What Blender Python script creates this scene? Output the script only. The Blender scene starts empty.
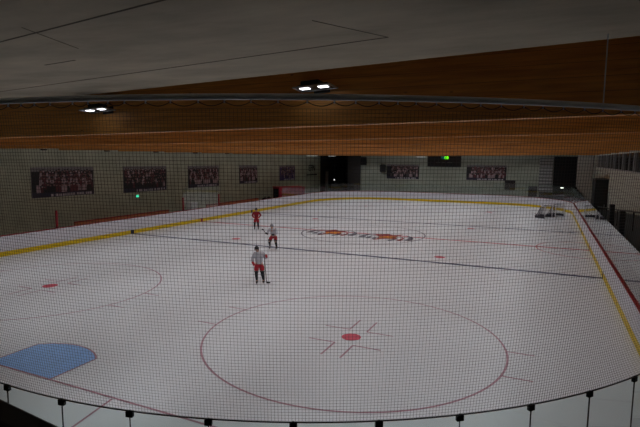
import bpy, bmesh, math, random
from mathutils import Vector, Matrix, Quaternion

C = bpy.context.scene.collection
sc = bpy.context.scene
R = math.radians
random.seed(7)

# ------------------------------------------------------------------ camera
CAM = Vector((12.024, -3.639, 5.458))
yaw, pit, rol = R(24.758), R(6.422), R(0.43)
fwd = Vector((-math.sin(yaw) * math.cos(pit), math.cos(yaw) * math.cos(pit), -math.sin(pit)))
rgt = Vector((math.cos(yaw), math.sin(yaw), 0))
upv = rgt.cross(fwd)
r2 = rgt * math.cos(rol) + upv * math.sin(rol)
u2 = -rgt * math.sin(rol) + upv * math.cos(rol)
cd = bpy.data.cameras.new('camera')
cam = bpy.data.objects.new('camera', cd)
C.objects.link(cam)
M3 = Matrix((r2, u2, -fwd)).transposed()
cam.matrix_world = Matrix.Translation(CAM) @ M3.to_4x4()
cd.sensor_width = 36.0
cd.lens = 487.6 / 640 * 36
cd.clip_start = 0.05
cd.clip_end = 300
sc.camera = cam

# ------------------------------------------------------------------ world and exposure
w = bpy.data.worlds.new('world')
sc.world = w
w.use_nodes = True
w.node_tree.nodes['Background'].inputs[0].default_value = (0.5, 0.55, 0.6, 1)
w.node_tree.nodes['Background'].inputs[1].default_value = 0.02
sc.view_settings.view_transform = 'Standard'
sc.view_settings.look = 'None'
sc.view_settings.gamma = 1
sc.view_settings.use_curve_mapping = False
sc.view_settings.exposure = 0.28
FLOOD_W = 42.0          # power of each floodlight's lens
FLOOD_COL = (0.925, 0.955, 1.0)

# ------------------------------------------------------------------ materials
MATS = {}
def srgb(r, g, b):
    f = lambda c: (c / 255 / 12.92) if c / 255 <= 0.04045 else ((c / 255 + 0.055) / 1.055) ** 2.4
    return (f(r), f(g), f(b), 1)

def mat(name, col, rough=0.6, metal=0.0, noise=0.0, scale=5.0, spec=0.5, emit=None, es=1.0, bump=0.0, stretch=(1, 1, 1)):
    if name in MATS: return MATS[name]
    m = bpy.data.materials.new(name); m.use_nodes = True
    nt = m.node_tree; b = nt.nodes['Principled BSDF']
    c = srgb(*col)
    b.inputs['Base Color'].default_value = c
    b.inputs['Roughness'].default_value = rough
    b.inputs['Metallic'].default_value = metal
    b.inputs['Specular IOR Level'].default_value = spec
    if emit:
        b.inputs['Emission Color'].default_value = srgb(*emit)
        b.inputs['Emission Strength'].default_value = es
    tc = nt.nodes.new('ShaderNodeTexCoord'); mp = nt.nodes.new('ShaderNodeMapping')
    mp.inputs['Scale'].default_value = stretch
    nt.links.new(tc.outputs['Object'], mp.inputs[0])
    nz = nt.nodes.new('ShaderNodeTexNoise'); nz.inputs['Scale'].default_value = scale
    nz.inputs['Detail'].default_value = 6
    nt.links.new(mp.outputs[0], nz.inputs['Vector'])
    rp = nt.nodes.new('ShaderNodeMapRange')
    rp.inputs['From Min'].default_value = 0.3; rp.inputs['From Max'].default_value = 0.7
    rp.inputs['To Min'].default_value = 1 - noise; rp.inputs['To Max'].default_value = 1 + noise
    nt.links.new(nz.outputs['Fac'], rp.inputs['Value'])
    mx = nt.nodes.new('ShaderNodeVectorMath'); mx.operation = 'SCALE'
    mx.inputs[0].default_value = c[:3]
    nt.links.new(rp.outputs[0], mx.inputs['Scale'])
    nt.links.new(mx.outputs[0], b.inputs['Base Color'])
    if bump:
        bp = nt.nodes.new('ShaderNodeBump'); bp.inputs['Strength'].default_value = bump
        nt.links.new(nz.outputs['Fac'], bp.inputs['Height']); nt.links.new(bp.outputs[0], b.inputs['Normal'])
    MATS[name] = m
    return m

def wood_mat(name, col):
    m = bpy.data.materials.new(name); m.use_nodes = True
    nt = m.node_tree; b = nt.nodes['Principled BSDF']; b.inputs['Roughness'].default_value = 0.55
    N = nt.nodes.new; Lk = nt.links.new
    tc = N('ShaderNodeTexCoord'); mp = N('ShaderNodeMapping'); mp.inputs['Scale'].default_value = (0.35, 1, 7)
    Lk(tc.outputs['Object'], mp.inputs[0])
    nz = N('ShaderNodeTexNoise'); nz.inputs['Scale'].default_value = 3; nz.inputs['Detail'].default_value = 8; nz.inputs['Distortion'].default_value = 0.4
    Lk(mp.outputs[0], nz.inputs['Vector'])
    cr = N('ShaderNodeValToRGB')
    cr.color_ramp.elements[0].position = 0.3; cr.color_ramp.elements[1].position = 0.72
    c = srgb(*col)
    cr.color_ramp.elements[0].color = (c[0] * 0.72, c[1] * 0.66, c[2] * 0.6, 1)
    cr.color_ramp.elements[1].color = (c[0] * 1.15, c[1] * 1.15, c[2] * 1.1, 1)
    Lk(nz.outputs['Fac'], cr.inputs[0])
    # lamella joints of the glulam
    sx = N('ShaderNodeSeparateXYZ'); Lk(tc.outputs['Object'], sx.inputs[0])
    mm = N('ShaderNodeMath'); mm.operation = 'PINGPONG'; mm.inputs[1].default_value = 0.1
    Lk(sx.outputs['Z'], mm.inputs[0])
    lt = N('ShaderNodeMath'); lt.operation = 'LESS_THAN'; lt.inputs[1].default_value = 0.004; Lk(mm.outputs[0], lt.inputs[0])
    # knots
    mp2 = N('ShaderNodeMapping'); mp2.inputs['Scale'].default_value = (1.3, 1, 2.6); Lk(tc.outputs['Object'], mp2.inputs[0])
    vo = N('ShaderNodeTexVoronoi'); vo.inputs['Scale'].default_value = 1.6; Lk(mp2.outputs[0], vo.inputs['Vector'])
    kr = N('ShaderNodeMapRange'); kr.inputs['From Min'].default_value = 0.03; kr.inputs['From Max'].default_value = 0.09
    kr.inputs['To Min'].default_value = 0.3; kr.inputs['To Max'].default_value = 1.0; Lk(vo.outputs['Distance'], kr.inputs['Value'])
    m1 = N('ShaderNodeMix'); m1.data_type = 'RGBA'; m1.blend_type = 'MULTIPLY'; m1.inputs[0].default_value = 1
    Lk(cr.outputs[0], m1.inputs[6]); Lk(kr.outputs[0], m1.inputs[7])
    m2 = N('ShaderNodeMix'); m2.data_type = 'RGBA'; m2.blend_type = 'MULTIPLY'
    sm = N('ShaderNodeMath'); sm.operation = 'MULTIPLY'; sm.inputs[1].default_value = 0.45; Lk(lt.outputs[0], sm.inputs[0])
    Lk(sm.outputs[0], m2.inputs[0]); Lk(m1.outputs[2], m2.inputs[6]); m2.inputs[7].default_value = (0.2, 0.15, 0.1, 1)
    Lk(m2.outputs[2], b.inputs['Base Color'])
    return m

def concrete_mat(name, col, panel=None, axis='X', nscale=0.6, contrast=0.18):
    """Cast concrete: cloudy tone, streaks and formwork joints."""
    m = bpy.data.materials.new(name); m.use_nodes = True
    nt = m.node_tree; b = nt.nodes['Principled BSDF']; b.inputs['Roughness'].default_value = 0.85
    N = nt.nodes.new; Lk = nt.links.new
    tc = N('ShaderNodeTexCoord')
    n1 = N('ShaderNodeTexNoise'); n1.inputs['Scale'].default_value = nscale; n1.inputs['Detail'].default_value = 9; n1.inputs['Roughness'].default_value = 0.62
    mp = N('ShaderNodeMapping'); mp.inputs['Scale'].default_value = (0.6, 1.6, 1.2); Lk(tc.outputs['Object'], mp.inputs[0]); Lk(mp.outputs[0], n1.inputs['Vector'])
    r1 = N('ShaderNodeMapRange'); r1.inputs['From Min'].default_value = 0.3; r1.inputs['From Max'].default_value = 0.7
    r1.inputs['To Min'].default_value = 1 - contrast; r1.inputs['To Max'].default_value = 1 + contrast
    Lk(n1.outputs['Fac'], r1.inputs['Value'])
    out = r1.outputs[0]
    if panel:
        sx = N('ShaderNodeSeparateXYZ'); Lk(tc.outputs['Object'], sx.inputs[0])
        for ax, step in panel:
            pp = N('ShaderNodeMath'); pp.operation = 'PINGPONG'; pp.inputs[1].default_value = step / 2
            Lk(sx.outputs[ax], pp.inputs[0])
            rr = N('ShaderNodeMapRange'); rr.inputs['From Min'].default_value = 0.008; rr.inputs['From Max'].default_value = 0.02
            rr.inputs['To Min'].default_value = 0.6; rr.inputs['To Max'].default_value = 1.0; Lk(pp.outputs[0], rr.inputs['Value'])
            mu = N('ShaderNodeMath'); mu.operation = 'MULTIPLY'; Lk(out, mu.inputs[0]); Lk(rr.outputs[0], mu.inputs[1]); out = mu.outputs[0]
    v = N('ShaderNodeVectorMath'); v.operation = 'SCALE'; v.inputs[0].default_value = srgb(*col)[:3]; Lk(out, v.inputs['Scale'])
    Lk(v.outputs[0], b.inputs['Base Color'])
    return m

def glass_mat(name, tint):
    m = bpy.data.materials.new(name); m.use_nodes = True
    nt = m.node_tree; nt.nodes.clear(); N = nt.nodes.new; Lk = nt.links.new
    o = N('ShaderNodeOutputMaterial'); t = N('ShaderNodeBsdfTransparent'); g = N('ShaderNodeBsdfGlossy'); mx = N('ShaderNodeMixShader')
    t.inputs[0].default_value = tint; g.inputs[0].default_value = (0.95, 0.97, 0.97, 1); g.inputs['Roughness'].default_value = 0.02
    fr = N('ShaderNodeFresnel'); fr.inputs[0].default_value = 1.5
    a = N('ShaderNodeMath'); a.operation = 'ADD'; a.inputs[1].default_value = 1; Lk(fr.outputs[0], a.inputs[0])
    d = N('ShaderNodeMath'); d.operation = 'DIVIDE'; Lk(fr.outputs[0], d.inputs[0]); Lk(a.outputs[0], d.inputs[1])
    m2 = N('ShaderNodeMath'); m2.operation = 'MULTIPLY'; m2.inputs[1].default_value = 2; Lk(d.outputs[0], m2.inputs[0])
    ge = N('ShaderNodeNewGeometry'); iv = N('ShaderNodeMath'); iv.operation = 'SUBTRACT'; iv.inputs[0].default_value = 1; Lk(ge.outputs['Backfacing'], iv.inputs[1])
    m3 = N('ShaderNodeMath'); m3.operation = 'MULTIPLY'; Lk(m2.outputs[0], m3.inputs[0]); Lk(iv.outputs[0], m3.inputs[1])
    Lk(m3.outputs[0], mx.inputs[0]); Lk(t.outputs[0], mx.inputs[1]); Lk(g.outputs[0], mx.inputs[2]); Lk(mx.outputs[0], o.inputs[0])
    return m

def ice_mat():
    m = bpy.data.materials.new('ice'); m.use_nodes = True
    nt = m.node_tree; b = nt.nodes['Principled BSDF']; N = nt.nodes.new; Lk = nt.links.new
    tc = N('ShaderNodeTexCoord')
    n1 = N('ShaderNodeTexNoise'); n1.inputs['Scale'].default_value = 0.12; n1.inputs['Detail'].default_value = 4; Lk(tc.outputs['Object'], n1.inputs['Vector'])
    r1 = N('ShaderNodeMapRange'); r1.inputs['From Min'].default_value = 0.3; r1.inputs['From Max'].default_value = 0.7; r1.inputs['To Min'].default_value = 0.94; r1.inputs['To Max'].default_value = 1.03
    Lk(n1.outputs['Fac'], r1.inputs['Value'])
    # skate scratches: thin dark lines in distorted noise
    mp = N('ShaderNodeMapping'); mp.inputs['Scale'].default_value = (0.25, 1.6, 1); mp.inputs['Rotation'].default_value = (0, 0, 0.06); Lk(tc.outputs['Object'], mp.inputs[0])
    n2 = N('ShaderNodeTexNoise'); n2.inputs['Scale'].default_value = 1.2; n2.inputs['Detail'].default_value = 3; n2.inputs['Distortion'].default_value = 0.7; Lk(mp.outputs[0], n2.inputs['Vector'])
    ab = N('ShaderNodeMath'); ab.operation = 'SUBTRACT'; ab.inputs[1].default_value = 0.5; Lk(n2.outputs['Fac'], ab.inputs[0])
    a2 = N('ShaderNodeMath'); a2.operation = 'ABSOLUTE'; Lk(ab.outputs[0], a2.inputs[0])
    r2_ = N('ShaderNodeMapRange'); r2_.inputs['From Max'].default_value = 0.006; r2_.inputs['To Min'].default_value = 0.93; r2_.inputs['To Max'].default_value = 1.0; Lk(a2.outputs[0], r2_.inputs['Value'])
    mu = N('ShaderNodeMath'); mu.operation = 'MULTIPLY'; Lk(r1.outputs[0], mu.inputs[0]); Lk(r2_.outputs[0], mu.inputs[1])
    v = N('ShaderNodeVectorMath'); v.operation = 'SCALE'; v.inputs[0].default_value = (0.78, 0.80, 0.835); Lk(mu.outputs[0], v.inputs['Scale'])
    Lk(v.outputs[0], b.inputs['Base Color'])
    b.inputs['Roughness'].default_value = 0.34; b.inputs['Specular IOR Level'].default_value = 0.35
    return m

WOOD = wood_mat('glulam timber', (222, 158, 84))
SOFFIT = concrete_mat('soffit concrete', (186, 175, 154), None, nscale=0.7, contrast=0.3)
WALLC = concrete_mat('wall concrete', (182, 190, 168), [('Y', 5.12), ('Z', 2.6)])
WALLF = concrete_mat('far wall concrete', (166, 174, 160), [('X', 3.0), ('Z', 2.6)])
WALLP = concrete_mat('pale wall', (208, 212, 200), [('Z', 0.55)], contrast=0.06)
ICE = ice_mat()
GLASS_NEAR = glass_mat('pane glass', (0.92, 0.965, 0.95, 1))
GLASS_SIDE = glass_mat('side pane glass', (0.90, 0.94, 0.93, 1))
BLACK = mat('black plastic', (16, 16, 17), 0.5, noise=0.1)
BLACKM = mat('black painted metal', (24, 24, 26), 0.4, noise=0.1)
TWINE = mat('net twine', (66, 62, 66), 0.8, noise=0.1)
STEEL = mat('galvanised steel', (225, 225, 230), 0.35, 0.0, noise=0.12, scale=3)
ALU = mat('aluminium', (190, 192, 196), 0.3, 0.9, noise=0.05)
WHITEB = mat('board plastic', (214, 214, 222), 0.4, noise=0.04, scale=1)
YELLOW = mat('kick plate', (222, 190, 8), 0.45, noise=0.06, scale=2)
RED = mat('red cap', (146, 16, 34), 0.4, noise=0.08)
DKRED = mat('red tarpaulin', (150, 24, 44), 0.6, noise=0.1)
ORWOOD = mat('varnished board', (186, 120, 84), 0.5, noise=0.1)
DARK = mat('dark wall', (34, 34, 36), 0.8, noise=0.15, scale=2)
DARKER = mat('black void', (14, 14, 16), 0.9, noise=0.15, scale=2)
GREY = mat('grey panel', (110, 112, 112), 0.6, noise=0.1)
LGREY = mat('light grey metal', (170, 172, 172), 0.5, noise=0.06)
RUBBER = mat('rubber floor', (44, 44, 46), 0.85, noise=0.15, scale=3)
DECK = wood_mat('roof deck timber', (170, 110, 60))
LENS = mat('floodlight lens', (240, 240, 240), 0.3, emit=(245, 248, 255), es=2.5)
WINGL = mat('window glass', (20, 24, 28), 0.12, noise=0.05)
P_RED = mat('ice paint red', (196, 92, 104), 0.4, noise=0.1, scale=3)
P_REDF = mat('ice paint faded red', (176, 132, 146), 0.4, noise=0.12, scale=3)
P_DOT = mat('ice paint dot red', (206, 74, 98), 0.4, noise=0.06, scale=3)
P_BLUE = mat('ice paint blue', (64, 72, 104), 0.4, noise=0.12, scale=2)
P_CREASE = mat('ice paint light blue', (140, 184, 238), 0.4, noise=0.06, scale=3)
P_GREY = mat('ice paint grey', (92, 92, 108), 0.4, noise=0.1)
P_ORANGE = mat('ice paint orange', (226, 150, 46), 0.4, noise=0.1)
P_MAROON = mat('ice paint maroon', (138, 44, 52), 0.4, noise=0.1)

# ------------------------------------------------------------------ mesh helpers
class MB:
    def __init__(s): s.v = []; s.f = []; s.mi = []; s.m = 0
    def box(s, x0, y0, z0, x1, y1, z1):
        b = len(s.v)
        s.v += [Vector(p) for p in ((x0, y0, z0), (x1, y0, z0), (x1, y1, z0), (x0, y1, z0), (x0, y0, z1), (x1, y0, z1), (x1, y1, z1), (x0, y1, z1))]
        for q in ((0, 3, 2, 1), (4, 5, 6, 7), (0, 1, 5, 4), (1, 2, 6, 5), (2, 3, 7, 6), (3, 0, 4, 7)):
            s.f.append([b + i for i in q]); s.mi.append(s.m)
        return s
    def hexa(s, pts):
        b = len(s.v); s.v += [Vector(p) for p in pts]
        for q in ((0, 3, 2, 1), (4, 5, 6, 7), (0, 1, 5, 4), (1, 2, 6, 5), (2, 3, 7, 6), (3, 0, 4, 7)):
            s.f.append([b + i for i in q]); s.mi.append(s.m)
        return s
    def poly(s, pts):
        b = len(s.v); s.v += [Vector(p) for p in pts]; s.f.append(list(range(b, b + len(pts)))); s.mi.append(s.m); return s
    def tube(s, pts, r, n=8, closed=False, cap=True, phase=0.0):
        pts = [Vector(p) for p in pts]; b = len(s.v); N = len(pts)
        ref = None
        for i, p in enumerate(pts):
            if closed: d = pts[(i + 1) % N] - pts[i - 1]
            else: d = pts[min(i + 1, N - 1)] - pts[max(i - 1, 0)]
            d.normalize()
            if ref is None:
                ref = Vector((0, 0, 1)) if abs(d.z) < 0.9 else Vector((1, 0, 0))
            a = d.cross(ref).normalized(); c = a.cross(d).normalized(); ref = c
            rr = r[i] if isinstance(r, (list, tuple)) else r
            for k in range(n):
                t = 2 * math.pi * k / n + phase
                s.v.append(p + a * (rr * math.cos(t)) + c * (rr * math.sin(t)))
        for i in range(N if closed else N - 1):
            j = (i + 1) % N
            for k in range(n):
                k2 = (k + 1) % n
                s.f.append([b + i * n + k, b + i * n + k2, b + j * n + k2, b + j * n + k]); s.mi.append(s.m)
        if cap and not closed:
            s.f.append([b + k for k in range(n)][::-1]); s.mi.append(s.m)
            s.f.append([b + (N - 1) * n + k for k in range(n)]); s.mi.append(s.m)
        return s
    def sweep(s, path, prof, closed=False):
        """path: list of (point2d, normal2d outward); prof: list of (offset, z)."""
        b = len(s.v); n = len(prof); N = len(path)
        for p, nn in path:
            for o, z in prof: s.v.append(Vector((p[0] + nn[0] * o, p[1] + nn[1] * o, z)))
        for i in range(N if closed else N - 1):
            j = (i + 1) % N
            for k in range(n):
                k2 = (k + 1) % n
                s.f.append([b + i * n + k, b + j * n + k, b + j * n + k2, b + i * n + k2]); s.mi.append(s.m)
        if not closed:
            s.f.append([b + k for k in range(n)]); s.mi.append(s.m)
            s.f.append([b + (N - 1) * n + k for k in range(n)][::-1]); s.mi.append(s.m)
        return s
    def build(s, name, mats, parent=None, smooth=False, bevel=0, loc=None):
        me = bpy.data.meshes.new(name)
        me.from_pydata([tuple(v) for v in s.v], [], s.f)
        if not isinstance(mats, (list, tuple)): mats = [mats]
        for m in mats: me.materials.append(m)
        for i, p in enumerate(me.polygons):
            p.material_index = s.mi[i]; p.use_smooth = smooth
        bm = bmesh.new(); bm.from_mesh(me); bmesh.ops.recalc_face_normals(bm, faces=bm.faces); bm.to_mesh(me); bm.free()
        o = bpy.data.objects.new(name, me); C.objects.link(o)
        if parent: o.parent = parent
        if loc: o.location = loc
        if bevel:
            bv = o.modifiers.new('Bevel', 'BEVEL'); bv.width = bevel; bv.segments = 2; bv.limit_method = 'ANGLE'
        return o

def tag(o, label=None, cat=None, group=None, kind=None):
    if label: o['label'] = label
    if cat: o['category'] = cat
    if group: o['group'] = group
    if kind: o['kind'] = kind
    return o
def struct(o, label=None): o['kind'] = 'structure'; (o.__setitem__('label', label) if label else None); return o
def empty(name, loc, rz=0, label=None, cat=None, group=None):
    o = bpy.data.objects.new(name, None); C.objects.link(o); o.location = loc; o.rotation_euler = (0, 0, rz)
    o.empty_display_size = 0.2
    return tag(o, label, cat, group)
def kids(o): return [c for c in C.objects if c.parent == o]
def copy_tree(o, parent=None, children=None):
    c = o.copy(); C.objects.link(c); c.parent = parent
    for ch in list(o.children): copy_tree(ch, c)
    return c

# ------------------------------------------------------------------ rink outline
HW, LEN, RAD = 14.7, 60.0, 8.5
def outline(s, off=0.0):
    """point and outward normal at arc length s, counter-clockwise from the middle of the near end"""
    a = HW - RAD; arc = RAD * math.pi / 2; side = LEN - 2 * RAD
    segs = [('l', a, (0, 0), (1, 0)), ('a', arc, (a, RAD), -90), ('l', side, (HW, RAD), (0, 1)), ('a', arc, (a, LEN - RAD), 0),
            ('l', 2 * a, (a, LEN), (-1, 0)), ('a', arc, (-a, LEN - RAD), 90), ('l', side, (-HW, LEN - RAD), (0, -1)), ('a', arc, (-a, RAD), 180), ('l', a, (-a, 0), (1, 0))]
    tot = sum(g[1] for g in segs); s = s % tot
    for k, l, p, d in segs:
        if s <= l + 1e-9:
            if k == 'l':
                n = Vector((d[1], -d[0])); q = Vector(p) + Vector(d) * s
            else:
                t = R(d) + s / RAD; n = Vector((math.cos(t), math.sin(t))); q = Vector(p) + n * RAD
            return q + n * off, n
        s -= l
A_ = HW - RAD; ARC = RAD * math.pi / 2; SIDE = LEN - 2 * RAD
S_R0 = A_ + ARC; S_R1 = S_R0 + SIDE; S_F0 = S_R1 + ARC; S_F1 = S_F0 + 2 * A_; S_L1 = S_F1 + ARC; S_L0 = S_L1 + SIDE; S_T = S_L0 + ARC + A_
def path(s0, s1, step):
    n = max(1, math.ceil((s1 - s0) / step)); return [outline(s0 + (s1 - s0) * i / n) for i in range(n + 1)]
def full_path():
    ss = []
    def seg(a, b, n):
        for i in range(n): ss.append(a + (b - a) * i / n)
    seg(0, A_, 2); seg(A_, S_R0, 24); seg(S_R0, S_R1, 12); seg(S_R1, S_F0, 24); seg(S_F0, S_F1, 4); seg(S_F1, S_L1, 24); seg(S_L1, S_L0, 12); seg(S_L0, S_L0 + ARC, 24); seg(S_L0 + ARC, S_T, 2)
    return [outline(s) for s in ss]
FP = full_path()

# ------------------------------------------------------------------ shell
X0, X1, Y0, Y1, ZT = -18.4, 17.0, -9.0, 62.0, 7.35
struct(MB().box(X0 - .3, Y0, -0.5, X1 + .3, 72, -0.03).build('floor', RUBBER), 'dark rubber floor around the rink')
ice = MB(); ice.poly([(p.x + n.x * .06, p.y + n.y * .06, 0.0) for p, n in FP])
b0 = len(ice.v); ice.poly([(p.x + n.x * .06, p.y + n.y * .06, -0.03) for p, n in FP])
NN = len(FP)
for i in range(NN): ice.f.append([i, (i + 1) % NN, b0 + (i + 1) % NN, b0 + i]); ice.mi.append(0)
iceo = struct(ice.build('floor_ice', ICE), 'white ice sheet with painted hockey markings')
struct(MB().box(X0 - .3, Y0, -0.03, X0, Y1 + .3, ZT).build('wall_left', WALLC))
wr = MB()
wr.box(X1, Y0, -0.03, X1 + .3, Y1 + .3, 4.72).box(X1, Y0, 5.98, X1 + .3, Y1 + .3, ZT)
struct(wr.build('wall_right', WALLP))
# far wall with the dark garage opening at its left end and a tall recess at its right
wf = MB()
wf.box(-13.9, Y1, -0.03, 12.85, Y1 + .3, ZT).box(X0, Y1, 5.9, -13.9, Y1 + .3, ZT).box(12.85, Y1, 5.9, 15.35, Y1 + .3, ZT)
struct(wf.build('wall_far', WALLF))
struct(MB().box(15.35, Y1, -0.03, X1, Y1 + .3, ZT).build('wall_far_corner', mat('lightened pale wall', (236, 234, 228), .8, noise=.05)))  # pale wall in a whiter colour, making up for missing light in this corner
struct(MB().box(X0 - .3, Y0 - .3, -0.03, X1 + .3, Y0, ZT).build('wall_back', WALLC))
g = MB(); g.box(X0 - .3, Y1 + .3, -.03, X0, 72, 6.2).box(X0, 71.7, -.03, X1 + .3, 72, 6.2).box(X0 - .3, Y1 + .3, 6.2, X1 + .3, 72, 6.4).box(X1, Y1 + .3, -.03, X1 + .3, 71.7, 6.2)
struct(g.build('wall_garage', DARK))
struct(MB().box(X0 - .3, Y0 - .3, ZT, X1 + .3, Y1 + .3, ZT + .25).build('ceiling', DECK), 'timber roof deck above the beams')

# glulam beams across the hall; slight camber, lower towards the left wall
def zb(x): return 5.90 + 0.19 * max(0.0, min(1.0, (x + 1) / 15)) - (0.04 * max(0, (x - 14) / 3))
BY = [4.1 + 5.12 * k for k in range(12)]
for k, y in enumerate(BY):
    m = MB(); xs = [X0, -12, -6, -1, 2, 5, 8, 11, 14, X1]
    for a, c in zip(xs, xs[1:]):
        m.hexa([(a, y, zb(a)), (c, y, zb(c)), (c, y + .2, zb(c)), (a, y + .2, zb(a)), (a, y, ZT), (c, y, ZT), (c, y + .2, ZT), (a, y + .2, ZT)])
    bm = bmesh.new(); o = m.build('trim_%d' % (k + 1), WOOD)
    bm.from_mesh(o.data); bmesh.ops.remove_doubles(bm, verts=bm.verts, dist=1e-4)
    seen = {}
    for f in bm.faces: seen.setdefault(tuple(sorted(v.index for v in f.verts)), []).append(f)
    kill = [f for l in seen.values() if len(l) > 1 for f in l]
    bmesh.ops.delete(bm, geom=kill, context='FACES_ONLY'); bmesh.ops.recalc_face_normals(bm, faces=bm.faces); bm.to_mesh(o.data); bm.free()
    struct(o, 'glued timber beam across the hall')

# concrete slab over the gallery, its edge at a slight angle to the rink
edge = [(X1, 1.92), (12.84, 2.50), (8.2, 3.12), (3.57, 3.74), (1.9, 3.97), (X0, 3.97)]
m = MB(); top = [(x, y, 7.34) for x, y in edge]; bot = [(x, y, 6.75) for x, y in edge]
ring = [(X0, Y0), (X1, Y0)]
lo = [(x, y, 6.75) for x, y in ring] + bot; hi = [(x, y, 7.34) for x, y in ring] + top
m.poly(lo); m.poly(hi)
for i in range(len(lo)):
    j = (i + 1) % len(lo); m.poly([lo[i], lo[j], hi[j], hi[i]])
slab = struct(m.build('ceiling_gallery', SOFFIT), 'raw concrete slab over the gallery')
seam = MB()
def seamline(p, q, wd=.012):
    p = Vector(p); q = Vector(q); d = (q - p).normalized(); n = Vector((-d.y, d.x)) * wd
    a = [(p + n), (q + n), (q - n), (p - n)]
    seam.hexa([(v.x, v.y, 6.747) for v in a] + [(v.x, v.y, 6.76) for v in a])
seamline((5.03, 2.32), (10.42, 1.54)); seamline((4.4, .31), (13, -.95)); seamline((5.48, 1.18), (6.2, 1.1)); seamline((10.42, 1.54), (9.95, .65), .006); seamline((-6, 3.9), (5.03, 2.32))
seamline((6.85, .62), (7.15, -.28), .006)
seam.build('formwork_joint', mat('joint', (96, 88, 76), 0.9), slab)

# gallery floor and front railing (rail line a little off square, like the slab)
struct(MB().box(8.6, Y0, 3.55, X1, -3.05, 3.8).build('floor_gallery', SOFFIT))
rl = empty('gallery_railing', (9.4, -2.855, 3.8), R(-5.5), 'black gallery railing, its top crossing the lower left corner of the view', 'railing')
MB().box(-.75, -.03, .99, 3.0, .03, 1.10).build('handrail', BLACK, rl, bevel=.008)
for x in (-.6, .4, 1.4, 2.4): MB().box(x, -.02, -.0, x + .05, .02, 1.0).build('post', BLACKM, rl)
MB().box(-.72, -.012, .12, 2.95, .012, .99).build('infill_panel', BLACK, rl)

# windows in the right wall: five dark bays between pale posts
for i, yy in enumerate([27.3, 32.4, 37.55, 42.7, 47.85, 53.0]):
    wl = MB().box(X1 + .08, yy + .08, 4.72, X1 + .12, yy + 5.05, 5.98).build('window_%d' % (i + 1), WINGL); struct(wl, 'dark upper window in right wall')
    f = MB(); f.box(X1 - .04, yy - .09, 4.72, X1 + .14, yy + .09, 5.98).box(X1 - .02, yy + .09, 4.72, X1 + .14, yy + 5.03, 4.80).box(X1 + .02, yy + 2.55, 4.8, X1 + .1, yy + 2.6, 5.98)
    f.build('window_frame', LGREY, wl)
struct(MB().box(X1 + .06, Y0, 4.72, X1 + .3, 27.2, 5.98).build('wall_right_upper', WALLP))
struct(MB().box(X1 + .06, 58.2, 4.72, X1 + .3, 62, 5.98).build('wall_right_corner', WALLP))

# ------------------------------------------------------------------ ice markings (paint on the ice)
ZM = 0.004
def marking(name, mb, m, lab=None):
    o = mb.build(name, m, iceo)
    if lab: o['label'] = lab
    return o
def ring_mb(mb, cx, cy, r, wd, a0=0, a1=360, n=96, z=ZM):
    for i in range(n):
        t0 = R(a0 + (a1 - a0) * i / n); t1 = R(a0 + (a1 - a0) * (i + 1) / n)
        mb.poly([(cx + (r - wd / 2) * math.cos(t0), cy + (r - wd / 2) * math.sin(t0), z), (cx + (r + wd / 2) * math.cos(t0), cy + (r + wd / 2) * math.sin(t0), z),
                 (cx + (r + wd / 2) * math.cos(t1), cy + (r + wd / 2) * math.sin(t1), z), (cx + (r - wd / 2) * math.cos(t1), cy + (r - wd / 2) * math.sin(t1), z)])
    return mb
def rect(mb, x0, y0, x1, y1, z=ZM): return mb.poly([(x0, y0, z), (x1, y0, z), (x1, y1, z), (x0, y1, z)])
def disc(mb, cx, cy, r, z=ZM, n=32): return mb.poly([(cx + r * math.cos(2 * math.pi * i / n), cy + r * math.sin(2 * math.pi * i / n), z) for i in range(n)])
for y in (22.16, 37.85): marking('blue_line', rect(MB(), -HW + .01, y - .15, HW - .01, y + .15), P_BLUE, 'dark blue line across the ice')
marking('centre_line', rect(MB(), -HW + .01, 29.81, HW - .01, 30.11, .004), P_RED, 'red centre line')
xg = A_ + math.sqrt(RAD ** 2 - (RAD - 4) ** 2)
for y, in ((4.0,), (56.0,)): marking('goal_line', rect(MB(), -xg, y - .03, xg, y + .03, .006), P_REDF)
for sy, y in ((1, 4.0), (-1, 56.0)):
    pts = [(-1.2, y + sy * .03)]
    h = 1.37
    pts.append((-1.2, y + sy * h))
    for i in range(13):
        a = math.atan2(h, -1.2) + (math.atan2(h, 1.2) - math.atan2(h, -1.2)) * i / 12
        pts.append((1.83 * math.cos(a), y + sy * 1.83 * math.sin(a)))
    pts += [(1.2, y + sy * h), (1.2, y + sy * .03)]
    c = MB(); c.poly([(x, yy, ZM) for x, yy in pts])
    if sy > 0: marking('goal_crease', c, P_CREASE, 'light blue goal crease')
    bd = MB()
    for p, q in zip(pts, pts[1:]):
        d = (Vector(q) - Vector(p));
        if d.length < 1e-4: continue
        n = Vector((-d.y, d.x)).normalized() * .025
        bd.poly([(p[0] + n.x, p[1] + n.y, .007), (q[0] + n.x, q[1] + n.y, .007), (q[0] - n.x, q[1] - n.y, .007), (p[0] - n.x, p[1] - n.y, .007)])
    marking('crease_border', bd, P_REDF)
tz = MB()
for sx in (-1, 1): tz.poly([(sx * 3.33, 3.95, .005), (sx * 3.39, 3.95, .005), (sx * 4.1, .02, .005), (sx * 4.04, .02, .005)])
marking('trapezoid_line', tz, P_REDF)
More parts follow.
